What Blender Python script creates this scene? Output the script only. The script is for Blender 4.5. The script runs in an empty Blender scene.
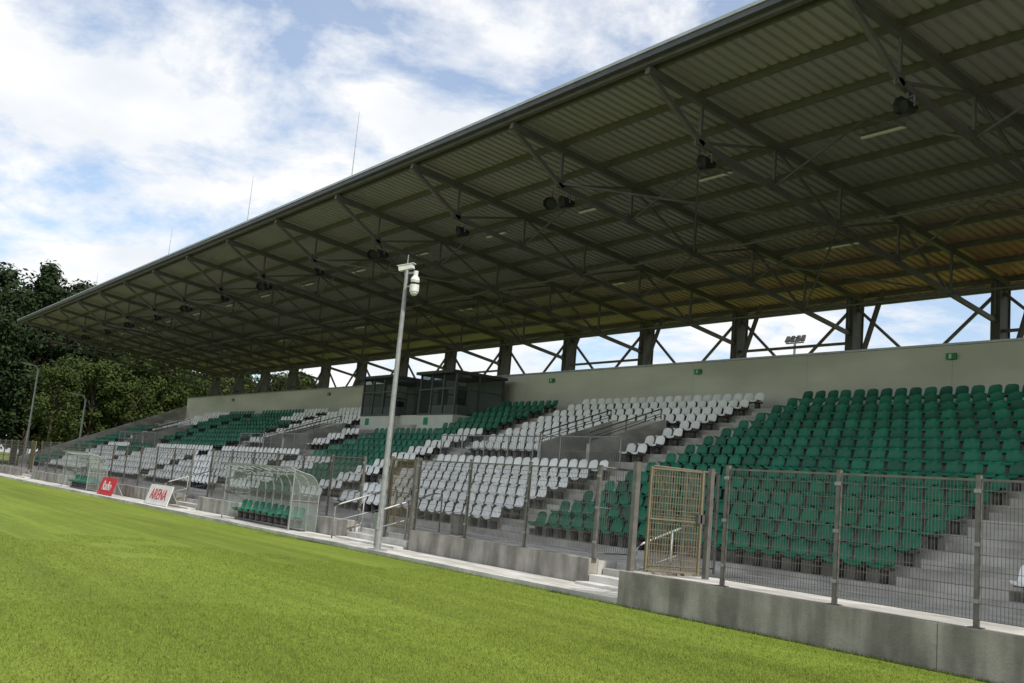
import bpy, math, random
from mathutils import Vector, Matrix, noise
random.seed(7)
sc = bpy.context.scene
R = math.radians

# ---------------------------------------------------------------- materials
def new_mat(name):
    m = bpy.data.materials.new(name); m.use_nodes = True
    nt = m.node_tree
    return m, nt, nt.nodes["Principled BSDF"]

def mat(name, c1, c2=None, scale=4.0, rough=0.8, metal=0.0, bump=0.0, bscale=None, island=0.0, stretch=None, stain=None, spec=0.3, slo=.72):
    m, nt, b = new_mat(name)
    if c2 is None: c2 = tuple(c*0.8 for c in c1)
    tc = nt.nodes.new("ShaderNodeTexCoord")
    src = tc.outputs["Object"]
    n = nt.nodes.new("ShaderNodeTexNoise"); n.inputs["Scale"].default_value = scale
    n.inputs["Detail"].default_value = 4; n.inputs["Roughness"].default_value = 0.6
    nt.links.new(src, n.inputs["Vector"])
    r = nt.nodes.new("ShaderNodeValToRGB")
    r.color_ramp.elements[0].position = 0.35; r.color_ramp.elements[1].position = 0.65
    r.color_ramp.elements[0].color = (*c2, 1); r.color_ramp.elements[1].color = (*c1, 1)
    nt.links.new(n.outputs["Fac"], r.inputs[0])
    col = r.outputs[0]
    if stain:
        mp2 = nt.nodes.new("ShaderNodeMapping"); mp2.inputs["Scale"].default_value = stain
        nt.links.new(src, mp2.inputs[0])
        n2 = nt.nodes.new("ShaderNodeTexNoise"); n2.inputs["Scale"].default_value = 1.0; n2.inputs["Detail"].default_value = 6
        nt.links.new(mp2.outputs[0], n2.inputs["Vector"])
        rr = nt.nodes.new("ShaderNodeMapRange"); rr.inputs[1].default_value=0.4; rr.inputs[2].default_value=0.62
        rr.inputs[3].default_value=slo; rr.inputs[4].default_value=1.08
        nt.links.new(n2.outputs["Fac"], rr.inputs[0])
        mx = nt.nodes.new("ShaderNodeMix"); mx.data_type='RGBA'; mx.blend_type='MULTIPLY'; mx.inputs[0].default_value=1
        nt.links.new(col, mx.inputs[6]); nt.links.new(rr.outputs[0], mx.inputs[7]); col = mx.outputs[2]
    if island:
        g = nt.nodes.new("ShaderNodeNewGeometry")
        mr = nt.nodes.new("ShaderNodeMapRange"); mr.inputs[3].default_value = 1-island; mr.inputs[4].default_value = 1+island
        nt.links.new(g.outputs["Random Per Island"], mr.inputs[0])
        mx = nt.nodes.new("ShaderNodeMix"); mx.data_type='RGBA'; mx.blend_type='MULTIPLY'; mx.inputs[0].default_value=1
        nt.links.new(col, mx.inputs[6]); nt.links.new(mr.outputs[0], mx.inputs[7]); col = mx.outputs[2]
    nt.links.new(col, b.inputs["Base Color"])
    b.inputs["Roughness"].default_value = rough; b.inputs["Metallic"].default_value = metal
    b.inputs["Specular IOR Level"].default_value = spec
    if bump:
        nb = nt.nodes.new("ShaderNodeTexNoise"); nb.inputs["Scale"].default_value = bscale or scale*6; nb.inputs["Detail"].default_value = 4
        nt.links.new(src, nb.inputs["Vector"])
        bp = nt.nodes.new("ShaderNodeBump"); bp.inputs["Strength"].default_value = bump; bp.inputs["Distance"].default_value = 0.02
        nt.links.new(nb.outputs["Fac"], bp.inputs["Height"]); nt.links.new(bp.outputs[0], b.inputs["Normal"])
    return m

M = {}
M['conc'] = mat("concrete_terrace", (.50,.485,.455), (.38,.365,.34), 1.3, .9, bump=.3, bscale=30, stain=(.8,.8,2))
M['wallc'] = mat("concrete_wall_mat", (.38,.36,.32), (.26,.245,.215), 1.9, .9, bump=.6, bscale=25, stain=(2.6,2.6,.45), slo=.6)
M['pave'] = mat("paving", (.58,.57,.54), (.43,.42,.39), 2.0, .9, bump=.3, bscale=40, stain=(.5,2,1))
M['back'] = mat("rendered_back_wall", (.66,.655,.58), (.61,.605,.53), .5, .9, stain=(.12,.35,.5), slo=.82)
M['steel'] = mat("grey_painted_steel", (.135,.122,.122), (.105,.095,.095), 3, .55, .2)
M['column'] = mat("dark_column", (.075,.072,.068), (.055,.053,.05), 3, .6)
M['gutter'] = mat("gutter_metal", (.46,.48,.50), (.36,.38,.40), 2, .45, .4)
M['fascia'] = mat("dark_fascia", (.10,.10,.115), (.075,.075,.085), 2, .5, .3)
M['fence'] = mat("galvanised_fence", (.20,.19,.175), (.14,.135,.12), 8, .5, .4)
M['galv'] = mat("galvanised_pole", (.36,.37,.37), (.27,.28,.28), 6, .5, .4)
M['tan'] = mat("tan_primer", (.21,.175,.11), (.155,.13,.08), 6, .7)
M['black'] = mat("black_plastic", (.015,.015,.016), (.01,.01,.01), 5, .5)
M['whitep'] = mat("white_plastic", (.72,.72,.70), (.6,.6,.58), 5, .45)
M['green'] = mat("green_seat_plastic", (.007,.15,.085), (.005,.115,.065), 3, .4, island=.25)
M['white'] = mat("white_seat_plastic", (.84,.85,.84), (.76,.77,.76), 3, .4, island=.08)
M['panelw'] = mat("pale_panel", (.66,.68,.63), (.58,.6,.56), 2, .6)
M['red'] = mat("red_board", (.55,.03,.04), (.45,.02,.03), 3, .5)
M['sign'] = mat("green_sign", (.01,.3,.1), (.01,.25,.08), 3, .5)
M['bark'] = mat("bark", (.09,.07,.05), (.05,.04,.03), 4, .9)

def glassy(name, col, rough, lo, hi, tcol):
    m, nt, b = new_mat(name)
    b.inputs["Base Color"].default_value=(*col,1); b.inputs["Roughness"].default_value=rough
    tr = nt.nodes.new("ShaderNodeBsdfTransparent"); tr.inputs[0].default_value=(*tcol,1)
    n = nt.nodes.new("ShaderNodeTexNoise"); n.inputs["Scale"].default_value=3
    mr = nt.nodes.new("ShaderNodeMapRange"); mr.inputs[3].default_value=lo; mr.inputs[4].default_value=hi
    nt.links.new(n.outputs["Fac"], mr.inputs[0])
    ms = nt.nodes.new("ShaderNodeMixShader"); nt.links.new(mr.outputs[0], ms.inputs[0])
    nt.links.new(tr.outputs[0], ms.inputs[1]); nt.links.new(b.outputs[0], ms.inputs[2])
    nt.links.new(ms.outputs[0], nt.nodes["Material Output"].inputs[0])
    return m
M['poly']=glassy("polycarbonate",(.5,.55,.52),.15,.08,.24,(.9,.94,.92))
M['glass']=glassy("tinted_glass",(.07,.08,.085),.06,.35,.5,(.62,.68,.68))

# roof sheet: grey, warm bounced sunlight painted in brown at rear of near bays
m, nt, b = new_mat("corrugated_roof_sheet")
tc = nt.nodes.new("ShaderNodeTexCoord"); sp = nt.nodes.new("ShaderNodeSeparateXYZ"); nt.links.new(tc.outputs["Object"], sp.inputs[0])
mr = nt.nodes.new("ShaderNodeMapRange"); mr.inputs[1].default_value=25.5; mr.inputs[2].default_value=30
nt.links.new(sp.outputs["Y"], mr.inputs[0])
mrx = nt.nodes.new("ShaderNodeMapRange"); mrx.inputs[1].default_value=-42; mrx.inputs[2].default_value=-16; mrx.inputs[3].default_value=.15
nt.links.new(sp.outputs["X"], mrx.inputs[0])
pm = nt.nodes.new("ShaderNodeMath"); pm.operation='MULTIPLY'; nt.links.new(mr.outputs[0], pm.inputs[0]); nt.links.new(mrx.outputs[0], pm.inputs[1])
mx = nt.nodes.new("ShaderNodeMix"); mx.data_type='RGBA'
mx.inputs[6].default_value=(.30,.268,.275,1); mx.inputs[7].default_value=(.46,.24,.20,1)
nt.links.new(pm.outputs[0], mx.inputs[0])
n = nt.nodes.new("ShaderNodeTexNoise"); n.inputs["Scale"].default_value=.5; n.inputs["Detail"].default_value=5
nt.links.new(tc.outputs["Object"], n.inputs["Vector"])
mr2 = nt.nodes.new("ShaderNodeMapRange"); mr2.inputs[3].default_value=.75; mr2.inputs[4].default_value=1.2; nt.links.new(n.outputs["Fac"], mr2.inputs[0])
mm = nt.nodes.new("ShaderNodeMix"); mm.data_type='RGBA'; mm.blend_type='MULTIPLY'; mm.inputs[0].default_value=1
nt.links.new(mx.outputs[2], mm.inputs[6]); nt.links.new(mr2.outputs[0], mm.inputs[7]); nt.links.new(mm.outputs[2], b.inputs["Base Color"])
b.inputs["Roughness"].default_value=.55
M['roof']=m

# grass
m, nt, b = new_mat("grass")
tc = nt.nodes.new("ShaderNodeTexCoord")
def nz(scale, det, mapscale=None, rough=.6):
    n = nt.nodes.new("ShaderNodeTexNoise"); n.inputs["Scale"].default_value=scale; n.inputs["Detail"].default_value=det; n.inputs["Roughness"].default_value=rough
    if mapscale:
        mp = nt.nodes.new("ShaderNodeMapping"); mp.inputs["Scale"].default_value=mapscale
        nt.links.new(tc.outputs["Object"], mp.inputs[0]); nt.links.new(mp.outputs[0], n.inputs["Vector"])
    else: nt.links.new(tc.outputs["Object"], n.inputs["Vector"])
    return n
big = nz(.35, 4, (.35,1,1)); fine = nz(28, 5, None, .75); mid = nz(1.1, 4, (.08,1.8,1)); clump=nz(5,3)
ra = nt.nodes.new("ShaderNodeValToRGB"); ra.color_ramp.elements[0].position=.3; ra.color_ramp.elements[1].position=.7
ra.color_ramp.elements[0].color=(.118,.168,.020,1); ra.color_ramp.elements[1].color=(.168,.215,.032,1)
nt.links.new(big.outputs["Fac"], ra.inputs[0])
def mul(col, fac, lo, hi, a=.3, c=.7):
    r = nt.nodes.new("ShaderNodeMapRange"); r.inputs[1].default_value=a; r.inputs[2].default_value=c; r.inputs[3].default_value=lo; r.inputs[4].default_value=hi
    nt.links.new(fac, r.inputs[0])
    x = nt.nodes.new("ShaderNodeMix"); x.data_type='RGBA'; x.blend_type='MULTIPLY'; x.inputs[0].default_value=1
    nt.links.new(col, x.inputs[6]); nt.links.new(r.outputs[0], x.inputs[7]); return x.outputs[2]
sp = nt.nodes.new("ShaderNodeSeparateXYZ"); nt.links.new(tc.outputs["Object"], sp.inputs[0])
sn = nt.nodes.new("ShaderNodeMath"); sn.operation='MULTIPLY'; sn.inputs[1].default_value=math.pi/2.6; nt.links.new(sp.outputs["Y"], sn.inputs[0])
s2 = nt.nodes.new("ShaderNodeMath"); s2.operation='SINE'; nt.links.new(sn.outputs[0], s2.inputs[0])
c = mul(ra.outputs[0], mid.outputs["Fac"], .80, 1.16)
c = mul(c, s2.outputs[0], .93, 1.07, -.3, .3)
c = mul(c, clump.outputs["Fac"], .85, 1.15)
c = mul(c, fine.outputs["Fac"], .5, 1.45)
nt.links.new(c, b.inputs["Base Color"]); b.inputs["Roughness"].default_value=.85; b.inputs["Specular IOR Level"].default_value=.15
bp = nt.nodes.new("ShaderNodeBump"); bp.inputs["Strength"].default_value=.7; bp.inputs["Distance"].default_value=.03
nt.links.new(fine.outputs["Fac"], bp.inputs["Height"]); nt.links.new(bp.outputs[0], b.inputs["Normal"])
M['grass']=m

def leafmat(name, dark, light):
    m, nt, b = new_mat(name)
    g = nt.nodes.new("ShaderNodeNewGeometry"); r = nt.nodes.new("ShaderNodeValToRGB")
    r.color_ramp.elements[0].color=(*dark,1); r.color_ramp.elements[1].color=(*light,1)
    nt.links.new(g.outputs["Random Per Island"], r.inputs[0]); nt.links.new(r.outputs[0], b.inputs["Base Color"])
    b.inputs["Roughness"].default_value=.7; b.inputs["Specular IOR Level"].default_value=.1
    return m
M['leafd']=leafmat("leaves_dark",(.010,.019,.008),(.028,.045,.015))
M['leafl']=leafmat("leaves_light",(.020,.032,.008),(.050,.068,.015))
M['blade']=leafmat("grass_blade",(.105,.15,.018),(.21,.26,.045))

# ---------------------------------------------------------------- mesh builder
class MB:
    def __init__(s): s.v=[]; s.f=[]; s.m=[]; s.mats=[]
    def mi(s,k):
        if k not in s.mats: s.mats.append(k)
        return s.mats.index(k)
    def box(s,x0,x1,y0,y1,z0,z1,k):
        if x0>x1:x0,x1=x1,x0
        i=len(s.v); s.v+=[(x0,y0,z0),(x1,y0,z0),(x1,y1,z0),(x0,y1,z0),(x0,y0,z1),(x1,y0,z1),(x1,y1,z1),(x0,y1,z1)]
        s.f+=[(i,i+3,i+2,i+1),(i+4,i+5,i+6,i+7),(i,i+1,i+5,i+4),(i+1,i+2,i+6,i+5),(i+2,i+3,i+7,i+6),(i+3,i,i+4,i+7)]
        s.m+=[s.mi(k)]*6
    def beam(s,p,q,w,h,k,w2=None,h2=None):
        p=Vector(p);q=Vector(q);d=(q-p).normalized()
        up=Vector((0,0,1)) if abs(d.z)<.98 else Vector((0,1,0))
        a=d.cross(up).normalized(); u=a.cross(d).normalized()
        w2=w2 or w; h2=h2 or h
        i=len(s.v)
        for c,ww,hh in ((p,w,h),(q,w2,h2)):
            for sx,sy in ((-1,-1),(1,-1),(1,1),(-1,1)):
                s.v.append(tuple(c+a*(sx*ww/2)+u*(sy*hh/2)))
        s.f+=[(i,i+1,i+2,i+3),(i+7,i+6,i+5,i+4),(i,i+4,i+5,i+1),(i+1,i+5,i+6,i+2),(i+2,i+6,i+7,i+3),(i+3,i+7,i+4,i)]
        s.m+=[s.mi(k)]*6
    def tube(s,pts,r,k,n=8,r2=None):
        pts=[Vector(p) for p in pts]; r2=r if r2 is None else r2
        i0=len(s.v); L=len(pts)
        for j,p in enumerate(pts):
            d=(pts[min(j+1,L-1)]-pts[max(j-1,0)]).normalized()
            up=Vector((0,0,1)) if abs(d.z)<.9 else Vector((0,1,0))
            a=d.cross(up).normalized();u=a.cross(d)
            rr=r+(r2-r)*j/(L-1)
            for t in range(n):
                an=2*math.pi*t/n; s.v.append(tuple(p+a*math.cos(an)*rr+u*math.sin(an)*rr))
        for j in range(L-1):
            for t in range(n):
                A=i0+j*n+t;B=i0+j*n+(t+1)%n
                s.f.append((A,B,B+n,A+n)); s.m.append(s.mi(k))
        s.f.append(tuple(i0+t for t in range(n))[::-1]); s.f.append(tuple(i0+(L-1)*n+t for t in range(n))); s.m+=[s.mi(k)]*2
    def ball(s,c,r,k,n=10,zs=1.0):
        i0=len(s.v); rows=6
        for j in range(rows+1):
            th=math.pi*j/rows
            for t in range(n):
                ph=2*math.pi*t/n
                s.v.append((c[0]+r*math.sin(th)*math.cos(ph),c[1]+r*math.sin(th)*math.sin(ph),c[2]+r*zs*math.cos(th)))
        for j in range(rows):
            for t in range(n):
                A=i0+j*n+t;B=i0+j*n+(t+1)%n
                s.f.append((A,A+n,B+n,B)); s.m.append(s.mi(k))
    def poly(s,pts,k):
        i=len(s.v); s.v+=[tuple(p) for p in pts]; s.f.append(tuple(range(i,i+len(pts)))); s.m.append(s.mi(k))
    def prism(s,prof,x0,x1,k):
        n=len(prof); i=len(s.v)
        s.v+=[(x0,y,z) for y,z in prof]+[(x1,y,z) for y,z in prof]
        for j in range(n):
            a=j;b2=(j+1)%n
            s.f.append((i+a,i+b2,i+n+b2,i+n+a)); s.m.append(s.mi(k))
        s.f.append(tuple(i+j for j in range(n))[::-1]); s.f.append(tuple(i+n+j for j in range(n))); s.m+=[s.mi(k)]*2
    def obj(s,name,parent=None,smooth=False,bevel=0):
        me=bpy.data.meshes.new(name)
        me.from_pydata(s.v,[],s.f)
        for k in s.mats: me.materials.append(M[k])
        me.polygons.foreach_set("material_index",s.m)
        if smooth: me.polygons.foreach_set("use_smooth",[True]*len(s.f))
        me.update()
        o=bpy.data.objects.new(name,me); sc.collection.objects.link(o)
        if parent: o.parent=parent
        if bevel:
            bm=o.modifiers.new("bevel",'BEVEL'); bm.width=bevel; bm.segments=2; bm.limit_method='ANGLE'
        return o
def empty(name):
    e=bpy.data.objects.new(name,None); sc.collection.objects.link(e); return e

# ---------------------------------------------------------------- ground / pavement
g=MB(); S=900
g.poly([(-S,-S,0),(S,-S,0),(S,S,0),(-S,S,0)],'grass'); g.obj("ground")
def patch(n,seed,hh,ww):
    rg=random.Random(seed); mb=MB(); mi=mb.mi('blade')
    for k in range(n):
        x=rg.uniform(-.5,.5);y=rg.uniform(-.5,.5);a=rg.uniform(0,6.28);h=hh*rg.uniform(.5,1.3);l=rg.uniform(-.02,.02);l2=rg.uniform(-.02,.02)
        w=ww*rg.uniform(.7,1.3);i=len(mb.v)
        mb.v+=[(x-w*math.cos(a),y-w*math.sin(a),0),(x+w*math.cos(a),y+w*math.sin(a),0),(x+l,y+l2,h)]
        mb.f.append((i,i+1,i+2)); mb.m.append(mi)
    o=mb.obj("p"); me=o.data; bpy.data.objects.remove(o); return me
PA=[patch(2200,k,.026,.003) for k in range(3)]; PBm=[patch(700,k+9,.026,.004) for k in range(3)]
TG=empty("turf"); rg=random.Random(5)
cs,sn_=math.cos(R(35.5)),math.sin(R(35.5))
for ix in range(-32,3):
    for iy in range(-4,12):
        x=ix+.5;y=iy+.84
        f=-cs*x+sn_*y; rr=sn_*x+cs*y
        if f<6.0 or abs(rr)>.56*f+2.2: continue
        d=math.hypot(x,y)
        if d>26 or (d>20 and rg.random()<(d-20)/6): continue
        o=bpy.data.objects.new("grass_patch",rg.choice(PA if d<13.5 else PBm)); sc.collection.objects.link(o); o.parent=TG
        o.location=(x,y,0); o.rotation_euler=(0,0,rg.choice((0,1,2,3))*math.pi/2)
fr=MB(); rg=random.Random(8); mi=fr.mi('blade')
for k in range(9000):
    x=-rg.random()**1.6*34+2; y=12.35-abs(rg.gauss(0,.03)); h=rg.uniform(.02,.065); a=rg.uniform(0,6.28); w=.004; i=len(fr.v)
    fr.v+=[(x-w*math.cos(a),y-w*math.sin(a),0),(x+w*math.cos(a),y+w*math.sin(a),0),(x+rg.uniform(-.02,.02),y-rg.uniform(0,.03),h)]
    fr.f.append((i,i+1,i+2)); fr.m.append(mi)
fr.obj("grass_fringe",TG)
XE=-89.0; XN=16.0
p=MB(); 
x=-13.5
while x>-100:
    x1=max(x-3.0,-100)
    p.box(x1+.012,x,12.5,13.9,-.1,.08,'pave'); p.box(x1+.012,x,12.36,12.49,-.1,.10,'pave'); x=x1
p.obj("pavement")

# ---------------------------------------------------------------- front walls
w=MB(); 
w.box(-13.5,-13.24,12.622,13.9,-.2,.6,'wallc')
for a,b_ in ((-13.5,-7.502),(-7.494,-1.5),(-1.492,4.5),(4.508,XN)): w.box(a,b_,12.36,12.62,-.2,.6,'wallc')
w.obj("concrete_wall",bevel=.012)
for a,bb in ((-23.3,-16.1),(-28.6,-26.8),(-39.4,-35.2),(-52,-42),(-70,-59.2),(-88.5,-73)):
    w=MB(); w.box(a,bb,13.905,14.15,-.2,.6,'wallc'); w.obj("concrete_wall",bevel=.015)

# ---------------------------------------------------------------- grandstand
GS=empty("grandstand")
Y0=16.6; TD=.78; RS=.338; Z0=.6; NR=15
zf=lambda i: Z0+RS*(i) ; yf=lambda i: Y0+TD*i
def terr(x0,x1,vom=False):
    pr=[(Y0,-.2)]
    for i in range(NR):
        if vom and 6<=i<10:
            if i==6: pr+=[(yf(i),zf(5)),(yf(i),zf(6)),(yf(10),zf(6))]
            continue
        lo = zf(i-1) if i>0 else Z0-.2
        pr+=[(yf(i),zf(i)+.12)] if i==0 else [(yf(i),lo+.12 if not(vom and i==10) else zf(6)),(yf(i),zf(i)+.12)]
    pr+=[(29.6,zf(NR-1)+.12),(29.6,-.2)]
    out=[]
    for q in pr:
        if not out or (abs(out[-1][0]-q[0])+abs(out[-1][1]-q[1])>1e-4): out.append(q)
    t.prism(out,x0,x1,'conc')
voms=[(-27.6,-25.2,-34.0,-23.6),(-51.5,-49.1,-55.0,-46.3),(-75.5,-73,-79,-70.3)]
t=MB(); xs=XE
for a,bb,_,_ in sorted(voms):
    terr(xs,a); terr(a,bb,True); xs=bb
terr(xs,XN)
aisles=[(-11.2,-9.0),(-23.6,-22.2),(-35.2,-34.0),(-46.3,-45.1),(-58.3,-57.1),(-70.3,-69.1),(-82,-80.8)]
for a,bb in aisles:
    for i in range(NR-1):
        t.box(a+.05,bb-.05,yf(i+1)-.36,yf(i+1)-.002,zf(i)+.1,zf(i)+.12+RS/2,'conc')
t.obj("terraces",GS)
wk=MB()
wk.box(-13.24,XN,12.622,Y0-.003,-.2,.56,'pave')
for a,bb in ((-23.4,-16.1),(-39.4,-26.8),(-70,-42),(-89,-73)):
    wk.box(a,bb,14.152,Y0-.003,-.2,.56,'pave')
for a,bb in ((-26.8,-23.4),(-42,-39.4),(-73,-70),(-16.1,-13.5)):
    wk.box(a,bb,15.0,Y0-.003,-.2,.56,'pave')
wk.obj("walkway",GS)
for a,bb in ((-26.8,-23.4),(-42,-39.4),(-73,-70),(-16.1,-13.5)):
    s=MB()
    for k in range(4):
        s.box(a+.02,bb-.02,13.55+.36*k,15.0-.002,-.1 if k==0 else .14+.14*(k-1)-.01,.14+.14*k-(0 if k<3 else .002),'pave')
    s.obj("concrete_stairs",bevel=.01)
bw=MB(); x=XE
while x<XN:
    x1=min(x+5.5,XN); bw.box(x+.004,x1-.004,29.3,29.55,5.2,7.56,'back'); x=x1
bw.box(XE,XN,29.32,29.5,5.2,7.55,'back')
bw.box(XE-.02,XN,29.24,29.6,7.562,7.63,'gutter')
bw.box(XE,XN,31.6,31.75,-.2,5.0,'back')
bw.obj("back_wall",GS)
sw=MB()
sw.prism([(Y0,-.2),(Y0,1.3),(29.5,7.0),(29.5,-.2)],XE-.25,XE-.003,'conc'); sw.obj("end_wall",GS)

def railing(mb,pts,h,k='fence',infill=.11,posts=1.5):
    A=Vector(pts[0]);B=Vector(pts[1]);L=(B-A).length
    up=Vector((0,0,1))
    mb.tube([A+up*h,B+up*h],.024,k,6); mb.tube([A+up*.1,B+up*.1],.014,k,4)
    mb.tube([A+up*h*.55,B+up*h*.55],.012,k,4)
    n=max(1,round(L/posts))
    for i in range(n+1):
        P=A.lerp(B,i/n); mb.tube([P,P+up*h],.024,k,6)
    if infill:
        m2=int(L/infill)
        for i in range(1,m2):
            P=A.lerp(B,i/m2); mb.beam(P+up*.1,P+up*h,.008,.008,k)
for a,bb,x0,x1 in voms:
    v=MB()
    for xx in (a-.16,bb+.002):
        v.prism([(yf(6),zf(5)),(yf(6),zf(6)+.95),(yf(10)+.2,zf(10)+.75),(yf(10)+.2,zf(6))],xx,xx+.158,'conc')
    v.box(a,bb,yf(10)+.001,yf(10)+.2,zf(10)+.13,zf(10)+.7,'conc')
    v.box(a+.3,bb-.3,yf(10)-.03,yf(10)-.002,zf(6)+.01,zf(10)+.05,'black')
    v.obj("vomitory",GS)
    r=MB()
    railing(r,[(a-.08,yf(6),zf(6)+.95),(a-.08,yf(10),zf(10)+.75)],.35,infill=0)
    railing(r,[(bb+.08,yf(6),zf(6)+.95),(bb+.08,yf(10),zf(10)+.75)],.35,infill=0)
    railing(r,[(x0,yf(6)+.03,zf(6)+.12),(x1,yf(6)+.03,zf(6)+.12)],1.05,k='galv')
    r.obj("vomitory_railing",GS)

# ---------------------------------------------------------------- seats
P=[(-.19,.27,.17),(-.215,.33,.195),(-.10,.32,.205),(.06,.315,.205),(.15,.345,.205),(.185,.43,.21),(.205,.53,.205),(.22,.62,.185),(.228,.655,.12)]
U=(-1,-.55,0,.55,1)
def seat(mb,cx,cy,cz,k,rng):
    i=len(mb.v); j=rng.uniform(-.01,.01); tl=rng.uniform(-.01,.01); mi=mb.mi(k)
    for r,(y,z,hw) in enumerate(P):
        for u in U:
            if r<4: mb.v.append((cx+u*hw,cy+y+j,cz+z+.035*u*u+tl*u))
            else: mb.v.append((cx+u*hw,cy+y-.05*u*u+j,cz+z+tl*u+(.02*u*u if r==4 else -.02*u*u if r>6 else 0)))
    for r in range(len(P)-1):
        for c in range(4):
            a=i+r*5+c; mb.f.append((a,a+1,a+6,a+5)); mb.m.append(mi)
    mb.box(cx-.05,cx+.05,cy-.02,cy+.16,cz+.005,cz+.29,'steel'); mb.box(cx-.16,cx+.16,cy-.12,cy+.16,cz+.25,cz+.30,'steel')
def seats(x0,x1,rows,col,skip=()):
    mb=MB(); rng=random.Random(int(x0*10)); n=int((x1-x0)/.5+.01); off=((x1-x0)-n*.5)/2
    for i in rows:
        for s in range(n):
            x=x0+off+.25+.5*s
            if any(a-.25<x<b2+.25 and r0<=i<=r1 for a,b2,r0,r1 in skip): continue
            c=col(i,x) if callable(col) else col
            seat(mb,x+rng.uniform(-.008,.008),yf(i)+.42,zf(i)+.12,c,rng)
    return mb.obj("stadium_seats",smooth=True)
allr=range(NR)
seats(-9,6,allr,'white')
seats(-22.2,-11.2,allr,'green')
vs=[(a-.2,b2+.2,6,10) for a,b2,_,_ in voms]
vr=[r for r in allr if r!=6]
seats(-34.0,-23.6,vr,'white',vs)
seats(-45.1,-35.2,range(0,NR),lambda i,x:'white' if ((i<5 and x<-41.5) or (i<10 and x>-37.6)) else 'green',[(-50,-40.2,10,14)])
seats(-57.1,-46.3,vr,'white',vs+[(-50,-40,10,14)])
seats(-69.1,-58.3,allr,lambda i,x:'white' if i<6 or (i>11 and x>-62) else 'green')
seats(-80.8,-70.3,vr,lambda i,x:'green' if x>-75.5 and i>3 else 'white',vs)
seats(-88,-82,range(0,11),'green')

# ---------------------------------------------------------------- roof
roofz=lambda y: 12.05-.122*(y-15.5)
YF,YB=15.45,32.6
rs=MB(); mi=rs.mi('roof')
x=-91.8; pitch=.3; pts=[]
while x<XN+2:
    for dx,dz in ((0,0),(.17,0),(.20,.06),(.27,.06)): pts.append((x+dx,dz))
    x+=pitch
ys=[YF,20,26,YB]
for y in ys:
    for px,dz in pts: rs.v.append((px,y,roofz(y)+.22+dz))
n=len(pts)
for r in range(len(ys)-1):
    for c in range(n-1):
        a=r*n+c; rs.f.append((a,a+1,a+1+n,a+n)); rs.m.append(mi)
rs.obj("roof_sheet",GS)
ga=MB()
zr=roofz(YF)
ga.box(-91.9,XN+2,YF-.16,YF-.02,zr+.12,zr+.26,'fascia')
ga.box(-91.9,XN+2,YF-.19,YF-.0,zr+.262,zr+.34,'gutter')
ga.box(-91.9,XN+2,YF-.018,YF+.12,zr+.02,zr+.14,'steel')
ga.beam((-91.85,YF,roofz(YF)+.22),(-91.85,YB,roofz(YB)+.22),.1,.22,'fascia')
ga.box(-91.9,XN+2,YB,YB+.15,roofz(YB)+.0,roofz(YB)+.35,'gutter')
ga.obj("gutter",GS)
pu=MB()
for k in range(11):
    y=15.75+k*1.62
    pu.box(-91.6,XN+1.5,y-.035,y+.035,roofz(y)+.03,roofz(y)+.215,'steel')
pu.obj("purlins",GS)
frames=[-17.2+5.5*k for k in range(6,-14,-1)]
botz=lambda y: 10.7+(8.6-10.7)*(y-17.4)/(31.5-17.4)
tr=MB(); co=MB()
nodes=[17.4,20.2,23.0,25.8,28.6,31.2]
for X in frames:
    if X>XN+1: continue
    tr.beam((X,YF+.05,roofz(YF)-.07),(X,31.9,roofz(31.9)-.07),.16,.2,'steel')
    tr.beam((X,YF+.1,roofz(YF)-.15),(X,17.5,10.66),.12,.12,'steel')
    tr.beam((X,17.3,10.71),(X,31.3,botz(31.3)),.12,.14,'steel')
    for i,y in enumerate(nodes):
        tr.beam((X,y,botz(y)),(X,y,roofz(y)-.15),.07,.07,'steel')
        tr.box(X-.012,X+.012,y-.16,y+.16,botz(y)-.1,botz(y)+.2,'steel')
        if i<len(nodes)-1:
            y2=nodes[i+1]
            if i%2==0: tr.beam((X,y,botz(y)),(X,y2,roofz(y2)-.15),.07,.07,'steel')
            else: tr.beam((X,y,roofz(y)-.15),(X,y2,botz(y2)),.07,.07,'steel')
    co.box(X-.16,X+.16,31.2,31.24,4,roofz(31.3)-.18,'column'); co.box(X-.16,X+.16,31.8,31.84,4,roofz(31.9)-.2,'column')
    co.box(X-.12,X+.12,31.24,31.8,-.2,roofz(31.8)-.2,'column')
    tr.beam((X+1.5,31.0,roofz(31)-.1),(X+1.1,30.2,7.0),.14,.14,'steel')
for i in range(len(frames)-1):
    a,b2=frames[i],frames[i+1]
    if a>XN+1: continue
    for y in (23.0,28.6):
        tr.beam((a,y,botz(y)),(b2,y,botz(y)),.05,.05,'steel')
    tr.beam((a,31.5,roofz(31.5)-.35),(b2,31.5,roofz(31.5)-.35),.1,.16,'steel')
    if i%2: tr.beam((a,31.5,8.35),(b2,31.5,8.35),.08,.1,'steel')
    tr.beam((a,31.45,roofz(31.5)-.4),((a+b2)/2,31.45,7.3),.09,.09,'steel')
    tr.beam((b2,31.55,roofz(31.5)-.4),((a+b2)/2,31.55,7.3),.09,.09,'steel')
    if i%3==0:
        for ya,yb in ((17.4,23),(23,28.6)):
            tr.beam((a,ya,botz(ya)),(b2,yb,botz(yb)),.05,.05,'steel'); tr.beam((b2,ya,botz(ya)+.06),(a,yb,botz(yb)+.06),.05,.05,'steel')
    for y in (20.2,25.8):
        tr.beam((a,y,botz(y)),((a+b2)/2,y,roofz(y)-.0),.045,.045,'steel'); tr.beam((b2,y,botz(y)),((a+b2)/2,y,roofz(y)-.0),.045,.045,'steel')
tr.obj("roof_trusses",GS); co.obj("rear_columns",GS)

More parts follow.
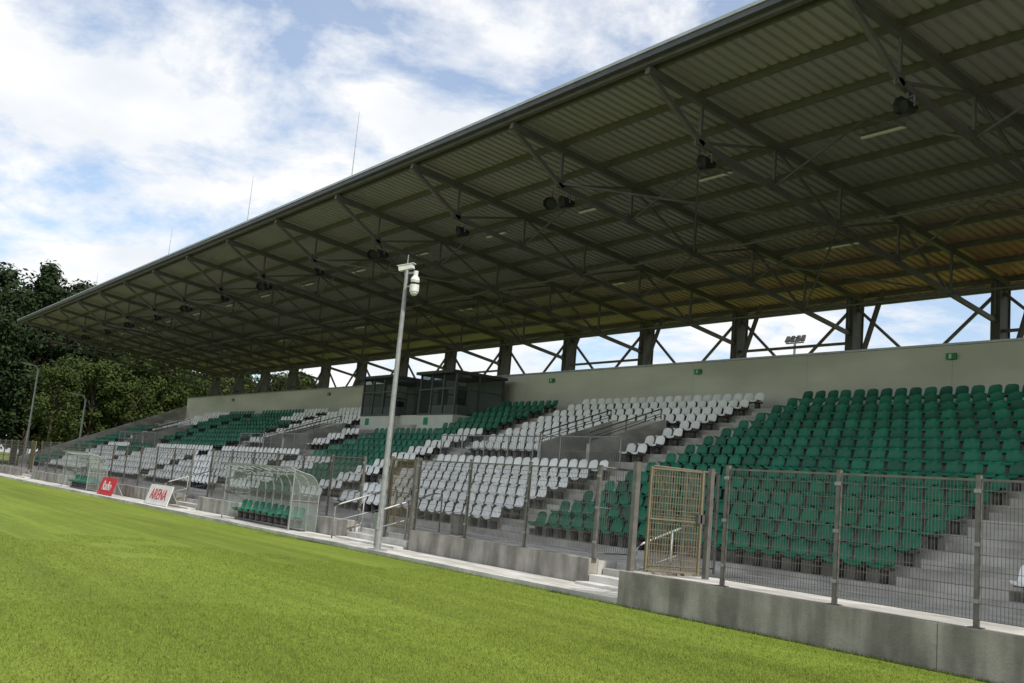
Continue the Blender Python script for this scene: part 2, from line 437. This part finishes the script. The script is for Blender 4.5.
# press box
PB=empty("press_box")
def booth(x0,x1):
    f=25.8;bk=28.6;z0=4.3;z1=7.2
    q=MB(); q.box(x0,x1,f,bk,z0,5.25,'panelw'); q.box(x0-.12,x1+.12,f-.25,bk+.1,z1,z1+.14,'column')
    q.box(x0+.02,x1-.02,bk-.06,bk-.02,5.25,z1,'panelw')
    xm=(x0+x1)/2
    q.poly([(x0,f+.03,5.25),(x1,f+.03,5.25),(x1,f+.03,z1),(x0,f+.03,z1)],'glass')
    for xx in (x0+.01,x1-.01): q.poly([(xx,f+.03,5.25),(xx,bk-.06,5.25),(xx,bk-.06,z1),(xx,f+.03,z1)],'glass')
    for xx in (x0,(2*x0+x1)/3,(x0+2*x1)/3,x1):
        q.box(xx-.045,xx+.045,f-.005,f+.08,5.25,z1,'steel')
    for xx in (x0,x1):
        for yy in (f+1.3,bk-.08): q.box(xx-.045,xx+.045,yy,yy+.08,5.25,z1,'steel')
        q.box(xx-.035,xx+.035,f+.08,bk-.08,6.45,6.51,'steel')
    q.box(x0-.03,x1+.03,f-.03,f+.02,6.45,6.51,'steel'); q.box(x0-.03,x1+.03,f-.03,f+.02,5.22,5.3,'steel')
    q.box(x0+.3,x1-.3,f+.4,f+1.0,5.3,5.75,'whitep'); q.box(xm-.5,xm-.1,f+1.3,f+1.7,5.25,6.2,'black')
    q.box(x0+.6,x0+1.0,f-.02,f-.002,4.75,5.1,'sign')
    q.obj("booth",PB)
booth(-49.6,-46.2); booth(-43.6,-40.4)
q=MB(); q.box(-46.2,-43.6,28.0,28.6,4.3,7.0,'back'); q.box(-46.2,-43.6,26.3,26.4,4.3,5.3,'panelw'); q.box(-45.4,-44.5,27.95,27.998,5.2,6.9,'column'); q.obj("link_block",PB)

for X in (-17.5,-28.2,-37.5,-61,-78):
    e=MB(); e.box(X-.17,X+.17,29.2,29.24,7.1,7.3,'sign'); e.box(X-.14,X+.14,29.24,29.3,7.13,7.27,'steel'); e.box(X-.06,X+.02,29.19,29.2,7.13,7.27,'whitep'); e.obj("exit_sign")
for i in range(len(frames)-1):
    xm=(frames[i]+frames[i+1])/2
    if xm>XN: continue
    for y in (20.9,26.9):
        if y>25 and i%2: continue
        e=MB(); z=roofz(y)-.05; e.box(xm-.62,xm+.62,y-.05,y+.05,z-.05,z,'whitep'); e.box(xm-.6,xm+.6,y-.03,y+.03,z,z+.08,'steel'); e.obj("strip_light",bevel=.01)
def speaker(X,y,z,yaw):
    s=MB()
    c=math.cos(yaw);sn=math.sin(yaw)
    def T(p): 
        p=(p[0]*.74,p[1]*.74,p[2]*.74); return (X+p[0]*c-p[1]*sn, y+p[0]*sn+p[1]*c, z+p[2])
    def ring(r,yy,dz): return [T((r*math.cos(R(45*k+22.5)),yy-dz*math.sin(R(45*k+22.5)),r*.85*math.sin(R(45*k+22.5)))) for k in range(8)]
    A=ring(.30,-.24,.08);A2=ring(.22,-.12,.08);B=ring(.2,.14,.02);C=ring(.13,.28,.0)
    s.poly(A2,'black'); s.poly(C[::-1],'black')
    for r1,r2 in ((A,A2),(A,B),(B,C)):
        for k in range(8): s.poly([r1[k],r2[k],r2[(k+1)%8],r1[(k+1)%8]],'black')
    s.tube([T((0,0,.2)),T((0,0,.6))],.025,'steel',6); s.beam(T((-.28,0,.26)),T((.28,0,.26)),.05,.03,'steel')
    for q in (-.28,.28): s.beam(T((q,0,.26)),T((q,0,-.05)),.03,.04,'steel')
    s.obj("loudspeaker")
for k,X in enumerate(frames):
    if X>XN: continue
    speaker(X,17.7,10.25,R(-15))
    if k%2==1 and X<-20: speaker(X-.8,17.75,10.35,R(35))
for X,h in ((-33.6,3.2),(-43.8,2.8),(-55,2.2),(-70,1.6)):
    l=MB(); l.tube([(X,16.0,12.2),(X,16.0,12.2+h*.5),(X,16.0,12.2+h)],.02,'galv',6,.007); l.box(X-.12,X+.12,15.88,16.12,12.2,12.28,'galv'); l.obj("lightning_rod")

# ---------------------------------------------------------------- fences
def fence(x0,x1,y,zb,zt,step=2.2,dv=.05,name="mesh_fence",wt=.0027):
    f=MB(); n=max(1,round((x1-x0)/step)); d=(x1-x0)/n
    for i in range(n+1):
        x=x0+d*i; f.box(x-.03,x+.03,y-.03,y+.03,zb,zt+.03,'fence'); f.box(x-.08,x+.08,y-.07,y+.07,zb,zb+.012,'fence'); f.box(x-.035,x+.035,y-.035,y+.035,zt+.03,zt+.045,'black')
        for zz in (zb+.3,zb+1.0,zt-.2): f.box(x-.045,x+.045,y-.045,y-.03,zz,zz+.05,'galv')
    f.box(x0,x1,y-.015,y+.015,zt-.05,zt-.02,'fence')
    m=int((x1-x0)/dv)
    for i in range(1,m):
        x=x0+dv*i; f.box(x-wt,x+wt,y-.003,y+.003,zb+.1,zt-.05,'fence')
    z=zb+.1
    while z<zt-.06:
        f.box(x0,x1,y-.012,y-.004,z-.004,z+.004,'fence'); f.box(x0,x1,y+.004,y+.012,z-.004,z+.004,'fence'); z+=.2
    f.obj(name)
fence(-11.25,XN,12.5,.602,2.47,2.17)
fence(-23.3,-16.1,14.03,.602,2.45)
fence(-39.4,-26.8,14.25,.602,2.45)
fence(-70,-41.6,14.25,.602,2.45,2.3,.08)
fence(-89,-73,14.25,.602,2.45,2.3,.1)
for X0 in (-13.37,-16.15):
    f=MB()
    ya,yb=(12.9,14.6) if X0==-13.37 else (14.03,15.2)
    railing(f,[(X0,ya,.602),(X0,yb,.602)],1.86,infill=.06,posts=1.1); f.obj("mesh_fence")
f=MB(); f.box(-13.42,-13.32,12.45,12.55,.602,2.5,'fence'); f.obj("gate_post")
def gate(p,q,zb,zt):
    A=Vector((*p,0));B=Vector((*q,0)); f=MB(); L=(B-A).length
    for P in (A,B): f.beam(P+Vector((0,0,zb)),P+Vector((0,0,zt)),.04,.04,'tan')
    for z in (zb+.03,(zb+zt)/2,zt-.03): f.beam(A+Vector((0,0,z)),B+Vector((0,0,z)),.03,.03,'tan')
    n=int(L/.045)
    for i in range(1,n):
        P=A.lerp(B,i/n); f.beam(P+Vector((0,0,zb)),P+Vector((0,0,zt)),.010,.010,'tan')
    z=zb+.12
    while z<zt: f.beam(A+Vector((0,0,z)),B+Vector((0,0,z)),.009,.009,'tan'); z+=.12
    f.box(B.x-.06,B.x+.02,B.y-.08,B.y+.08,zb+.9,zb+1.05,'steel')
    f.obj("metal_gate")
gate((-13.3,12.78),(-12.78,13.55),.62,2.45)
f=MB(); f.box(-12.78,-12.69,13.66,13.75,.56,2.5,'fence'); f.obj("gate_post")
gate((-25.0,14.2),(-23.85,14.2),.58,2.45)
f=MB(); f.box(-23.78,-23.69,14.15,14.24,.2,2.5,'fence'); f.box(-25.14,-25.05,14.15,14.24,.2,2.5,'fence'); f.obj("gate_post")
gate((-73.0,14.25),(-72.0,14.3),.62,2.45); gate((-91,15),(-89.6,15),.1,2.3)
for X in (-14.1,-26.5,-24.0,-41.7):
    h=MB(); 
    h.tube([(X,13.3,.08),(X,13.3,.95),(X,13.45,1.05),(X,15.0,1.58),(X,15.25,1.58),(X,15.25,.56)],.024,'galv',8)
    h.tube([(X,13.3,.55),(X,15.25,1.12)],.018,'galv',6); h.tube([(X,14.2,.3),(X,14.2,1.3)],.02,'galv',6)
    h.obj("handrail",smooth=True)

# ---------------------------------------------------------------- cctv pole
c=MB(); px,py=-22.6,12.62
c.tube([(px,py,.08),(px,py,3.5),(px,py,7.25)],.085,'galv',12,.05)
c.box(px-.18,px+.18,py-.18,py+.18,.08,.12,'galv'); c.box(px-.1,px+.1,py-.14,py-.08,.6,1.0,'galv')
c.beam((px-.1,py,7.1),(px+.36,py+.08,7.1),.05,.05,'galv')
c.beam((px,py,6.75),(px+.3,py+.08,6.75),.04,.04,'galv')
c.beam((px-.2,py-.12,7.22),(px+.12,py+.1,7.3),.13,.13,'whitep'); c.beam((px-.24,py-.14,7.29),(px+.14,py+.12,7.37),.17,.015,'whitep')
c.tube([(px+.32,py+.08,7.14),(px+.32,py+.08,6.98)],.06,'whitep',10); c.ball((px+.32,py+.08,6.9),.12,'whitep'); c.ball((px+.32,py+.08,6.83),.1,'black')
c.tube([(px+.32,py+.08,6.78),(px+.32,py+.08,6.6)],.12,'whitep',12); c.ball((px+.32,py+.08,6.6),.11,'whitep')
c.tube([(px-.02,py,7.25),(px-.02,py,7.6)],.012,'galv',6)
c.obj("cctv_camera_pole")

def lamp(x,y,h):
    c=MB(); c.tube([(x,y,0),(x,y,h*.6),(x,y,h-.4),(x+.1,y-.2,h-.1),(x+.3,y-.7,h)],.09,'galv',8,.04)
    c.beam((x+.28,y-.6,h),(x+.5,y-1.4,h+.06),.3,.12,'galv',.22,.06); c.beam((x+.3,y-.7,h-.06),(x+.46,y-1.25,h-.02),.2,.03,'whitep')
    c.box(x-.15,x+.15,y-.15,y+.15,0,.3,'galv'); c.obj("street_lamp")
lamp(-93.5,17.8,9); lamp(-92,21.6,6.9); lamp(-97,12.5,7)
c=MB(); X,Y=-48.3,60.0; hh=15.0
c.tube([(X,Y,0),(X,Y,hh)],.14,'galv',10,.09); c.beam((X-.8,Y,hh-.3),(X+.8,Y,hh-.3),.09,.09,'steel')
for k in (-.7,-.25,.25,.7): c.beam((X+k,Y-.05,hh-.2),(X+k,Y+.15,hh+.25),.36,.14,'column',.28,.12)
c.beam((X-.4,Y,hh+.1),(X+.4,Y,hh+.1),.08,.08,'steel'); c.obj("floodlight_mast")

# ---------------------------------------------------------------- dugouts
def dugout(x0,x1):
    D=empty("team_dugout")
    yb,yfn,z0=13.88,12.9,.08
    pr=[(yb,z0),(yb,z0+1.1)]
    for a in range(0,91,15): pr.append((yb-.5+.5*math.cos(R(a)),z0+1.1+.62*math.sin(R(a))))
    pr.append((yfn-.05,z0+1.86))
    f=MB(); n=8
    for i in range(n+1):
        x=x0+(x1-x0)*i/n; f.tube([(x,y,z) for y,z in pr],.022,'galv',6)
    for k in (1,5,8,9): 
        if k<len(pr): f.beam((x0,pr[k][0],pr[k][1]),(x1,pr[k][0],pr[k][1]),.03,.03,'fence')
    f.beam((x0-.1,pr[-1][0],pr[-1][1]),(x1+.1,pr[-1][0],pr[-1][1]),.05,.07,'galv')
    for x in (x0,x1):
        f.tube([(x,yfn+.1,z0),(x,yfn+.1,z0+1.85)],.025,'galv',6); f.tube([(x,yfn+.1,z0+.9),(x,yb,z0+.9)],.018,'fence',6)
    f.obj("frame",D)
    g=MB()
    for k in range(len(pr)-1):
        (ya,za),(yc,zc)=pr[k],pr[k+1]; g.poly([(x0,ya+.0,za+.035),(x1,ya,za+.035),(x1,yc,zc+.035),(x0,yc,zc+.035)],'poly')
    for x in (x0,x1): g.poly([(x,y,z) for y,z in pr]+[(x,yfn+.1,z0+1.85),(x,yfn+.1,z0+.1)],'poly')
    g.obj("canopy_panels",D)
    s=MB(); rng=random.Random(2); m=int((x1-x0)/.52)
    for i in range(m): seat(s,x0+.35+.52*i,13.45,z0+.05,'green',rng)
    s.box(x0+.1,x1-.1,13.42,13.6,z0,z0+.08,'steel'); s.obj("seat_row",D,smooth=True)
dugout(-34.3,-28.8); dugout(-57.8,-52.6)

def board(x0,x1,y,k,txt,tk):
    B=empty("advertising_board")
    b=MB(); lean=.2
    b.prism([(y,.1),(y+.03,.1),(y+.03+lean,.88),(y+lean,.88)],x0,x1,k)
    for x in (x0+.3,x1-.3): b.beam((x,y+.2,.78),(x,y+.6,.1),.04,.04,'galv')
    b.box(x0-.03,x0-.002,y-.01,y+.03,.08,.2,'galv'); b.obj("panel",B)
    cu=bpy.data.curves.new("lettering",'FONT'); cu.body=txt; cu.size=.62; cu.extrude=.004; cu.align_x='CENTER'; cu.align_y='CENTER'
    o=bpy.data.objects.new("lettering",cu); sc.collection.objects.link(o); o.parent=B
    o.location=((x0+x1)/2,y+lean/2-.012,.49); o.rotation_euler=(R(90)-math.atan2(lean,.78),0,0); cu.materials.append(M[tk])
board(-50.2,-47.8,12.9,'red',"Radio",'whitep')
board(-42.8,-40.0,12.9,'whitep',"ARENA",'red')
b=MB(); b.tube([(-23,15.2,.56),(-23,15.2,.62),(-23,15.2,1.05)],.17,'wallc',12,.22); b.tube([(-23,15.2,1.05),(-23,15.2,1.1)],.235,'steel',12); b.obj("litter_bin")

f=MB()
for y in range(-60,14,2): f.box(-101.03,-100.97,y-.03,y+.03,0,1.3,'fence')
for z in (.3,.7,1.25): f.box(-101.02,-100.98,-60,14,z-.02,z+.02,'galv')
for yy in range(-600,140,2): f.box(-101.005,-100.995,yy/10-.006,yy/10+.006,.3,1.25,'fence')
f.obj("perimeter_fence")
f=MB()
for k in range(22):
    y=16+k*2.5; f.box(-96.04,-95.96,y-.04,y+.04,0,2.6,'fence')
for z in (.2,1.3,2.5): f.box(-96.02,-95.98,16,68,z-.02,z+.02,'fence')
for k in range(520): f.box(-96.01,-95.99,16+k*.1,16.012+k*.1,.1,2.5,'fence')
f.obj("perimeter_fence")

# ---------------------------------------------------------------- trees
def tree_mesh(name,h,cr,nclump,nleaf,leaf,seed,k,cone=False):
    rg=random.Random(seed); mb=MB()
    mb.tube([(0,0,-.3),(rg.uniform(-.2,.2),rg.uniform(-.2,.2),h*.35),(rg.uniform(-.4,.4),rg.uniform(-.4,.4),h*.85)],h*.018+.08,'bark',7,.05)
    cl=[]
    for i in range(nclump):
        u=(i+.5)/nclump
        if cone:
            z=h*(.12+.86*u**1.2); rad=cr*(1.02-u**1.2)*(.6+.5*rg.random())
        else:
            z=h*(.22+.76*rg.random()**.8); t=(z/h-.6)/.42; rad=cr*math.sqrt(max(.05,1-t*t))*(.35+.75*rg.random())
        an=rg.uniform(0,6.283); c=Vector((rad*math.cos(an),rad*math.sin(an),z)); s=cr*(.17+.16*rg.random())*(.7 if cone else 1)
        cl.append((c,s))
        if i%3==0: mb.tube([(0,0,z*.72),tuple(c*.55+Vector((0,0,z*.38))),tuple(c)],.10,'bark',5,.02)
    mi=mb.mi(k); per=nleaf//nclump
    for c,s in cl:
        for j in range(per):
            d=Vector((rg.gauss(0,1),rg.gauss(0,1),rg.gauss(0,.75))); d=d.normalized()*s*(rg.random()**.4)*1.25
            p=c+d; a=Vector((rg.gauss(0,1),rg.gauss(0,1),rg.gauss(0,1))).normalized(); nrm=(a*.7+d.normalized()*1.1+Vector((0,0,.5))).normalized()
            t1=nrm.orthogonal().normalized(); t1=Matrix.Rotation(rg.uniform(0,6.28),3,nrm)@t1; t2=nrm.cross(t1)
            L=leaf*rg.uniform(.6,1.3); i=len(mb.v)
            mb.v+=[tuple(p-t1*L),tuple(p+t2*L*.5),tuple(p+t1*L),tuple(p-t2*L*.5)]; mb.f.append((i,i+1,i+2,i+3)); mb.m.append(mi)
    o=mb.obj(name); me=o.data; bpy.data.objects.remove(o); return me
TD1=tree_mesh("tree_dark_a",22,6.5,75,13000,.32,1,'leafd'); TD2=tree_mesh("tree_dark_b",24,5.0,85,12000,.32,2,'leafd',True)
TL1=tree_mesh("tree_light_a",12,4.2,60,11000,.19,3,'leafl'); TL2=tree_mesh("tree_light_b",13,3.6,55,10000,.19,4,'leafl')
rg=random.Random(11)
F=empty("distant_trees")
for row,X in enumerate((-150,-163,-178)):
    y=-70
    while y<90:
        me=rg.choice((TD1,TD1,TD2)); o=bpy.data.objects.new("tree",me); sc.collection.objects.link(o); o.parent=F
        s=rg.uniform(.82,1.05)*(1+row*.07)*(1.12 if y<52 else .72); o.location=(X+rg.uniform(-4,4),y,0); o.scale=(s*1.05,s*1.05,s*rg.uniform(.9,1.08)); o.rotation_euler=(0,0,rg.uniform(0,6.28)); y+=rg.uniform(4.5,7)
for X,Y,s,me in ((-112,27,1,TL1),(-108,22.5,.8,TL2),(-113,33,1.05,TL2),(-110,39,1,TL1),(-120,45,1.1,TL1),(-109,30,.75,TL2),(-118,51,1.1,TL2),(-125,36,1.2,TL2)):
    o=bpy.data.objects.new("deciduous_tree",me); sc.collection.objects.link(o); o.location=(X,Y,0); o.scale=(s,s,s); o.rotation_euler=(0,0,rg.uniform(0,6.28))
for X,Y,s,me in ((-135,20,1.0,TD1),(-138,12,1.1,TD2),(-136,31,1.06,TD1),(-133,25,1.02,TD2),(-137,38,1.05,TD1),(-140,2,1.05,TD1),(-134,5,.95,TD2),(-124,17,.8,TD1),(-122,9,.75,TD2),(-119,13,.6,TD1)):
    o=bpy.data.objects.new("tall_tree",me); sc.collection.objects.link(o); o.location=(X,Y,0); o.scale=(s,s,s); o.rotation_euler=(0,0,rg.uniform(0,6.28))

# ---------------------------------------------------------------- world + sun
el=R(52); az=Vector((.992,.10,0)).normalized()
S3=Vector((az.x*math.cos(el),az.y*math.cos(el),math.sin(el)))
W=bpy.data.worlds.new("World"); sc.world=W; W.use_nodes=True; nt=W.node_tree
bg=nt.nodes["Background"]; bg.inputs[1].default_value=.105
sky=nt.nodes.new("ShaderNodeTexSky"); sky.sky_type='NISHITA'; sky.sun_disc=False; sky.sun_elevation=el; sky.sun_rotation=math.atan2(az.x,az.y)
sky.air_density=1.0; sky.dust_density=1.2
tc=nt.nodes.new("ShaderNodeTexCoord"); sp=nt.nodes.new("ShaderNodeSeparateXYZ"); nt.links.new(tc.outputs["Generated"],sp.inputs[0])
ad=nt.nodes.new("ShaderNodeMath"); ad.operation='ADD'; ad.inputs[1].default_value=.25; nt.links.new(sp.outputs["Z"],ad.inputs[0])
mxm=nt.nodes.new("ShaderNodeMath"); mxm.operation='MAXIMUM'; mxm.inputs[1].default_value=.05; nt.links.new(ad.outputs[0],mxm.inputs[0])
d1=nt.nodes.new("ShaderNodeMath"); d1.operation='DIVIDE'; nt.links.new(sp.outputs["X"],d1.inputs[0]); nt.links.new(mxm.outputs[0],d1.inputs[1])
d2=nt.nodes.new("ShaderNodeMath"); d2.operation='DIVIDE'; nt.links.new(sp.outputs["Y"],d2.inputs[0]); nt.links.new(mxm.outputs[0],d2.inputs[1])
cb=nt.nodes.new("ShaderNodeCombineXYZ"); nt.links.new(d1.outputs[0],cb.inputs[0]); nt.links.new(d2.outputs[0],cb.inputs[1]); cb.inputs[2].default_value=3.3
n1=nt.nodes.new("ShaderNodeTexNoise"); n1.inputs["Scale"].default_value=2.6; n1.inputs["Detail"].default_value=10; n1.inputs["Roughness"].default_value=.62; n1.inputs["Distortion"].default_value=.2
nt.links.new(cb.outputs[0],n1.inputs["Vector"])
r1=nt.nodes.new("ShaderNodeValToRGB"); r1.color_ramp.elements[0].position=.39; r1.color_ramp.elements[1].position=.53
r1.color_ramp.elements[0].color=(.25,.25,.25,1)
nt.links.new(n1.outputs["Fac"],r1.inputs[0])
n2=nt.nodes.new("ShaderNodeTexNoise"); n2.inputs["Scale"].default_value=5; n2.inputs["Detail"].default_value=8; nt.links.new(cb.outputs[0],n2.inputs["Vector"])
r2=nt.nodes.new("ShaderNodeValToRGB"); r2.color_ramp.elements[0].position=.3; r2.color_ramp.elements[1].position=.6
r2.color_ramp.elements[0].color=(8.2,8.6,9.2,1); r2.color_ramp.elements[1].color=(9.9,9.9,9.9,1); nt.links.new(n2.outputs["Fac"],r2.inputs[0])
sk=nt.nodes.new("ShaderNodeMix"); sk.data_type='RGBA'; sk.blend_type='MULTIPLY'; sk.inputs[0].default_value=1; sk.inputs[7].default_value=(1.5,1.65,1.75,1); nt.links.new(sky.outputs[0],sk.inputs[6])
mx=nt.nodes.new("ShaderNodeMix"); mx.data_type='RGBA'; nt.links.new(r1.outputs[0],mx.inputs[0]); nt.links.new(sk.outputs[2],mx.inputs[6]); nt.links.new(r2.outputs[0],mx.inputs[7])
nt.links.new(mx.outputs[2],bg.inputs[0])
sun=bpy.data.lights.new("sun",'SUN'); sun.energy=4.5; sun.angle=R(.5); sun.color=(1,.95,.87)
so=bpy.data.objects.new("sun",sun); sc.collection.objects.link(so); so.rotation_euler=S3.to_track_quat('Z','Y').to_euler()

# ---------------------------------------------------------------- camera
th=math.atan(154/1020); ya=R(35.5); ro=R(5.2)
H=Vector((-math.cos(ya),math.sin(ya),0)); R0=Vector((math.sin(ya),math.cos(ya),0))
Fw=H*math.cos(th)+Vector((0,0,math.sin(th))); U0=R0.cross(Fw)
Rc=R0*math.cos(ro)+U0*math.sin(ro); Uc=U0*math.cos(ro)-R0*math.sin(ro)
cam=bpy.data.cameras.new("camera"); cam.lens=1020/1024*36; cam.sensor_width=36; cam.clip_end=3000
co_=bpy.data.objects.new("camera",cam); sc.collection.objects.link(co_)
mt=Matrix((Rc,Uc,-Fw)).transposed().to_4x4(); mt.translation=Vector((0,0,1.7)); co_.matrix_world=mt
sc.camera=co_
sc.view_settings.view_transform='Standard'; sc.view_settings.look='None'; sc.view_settings.exposure=0
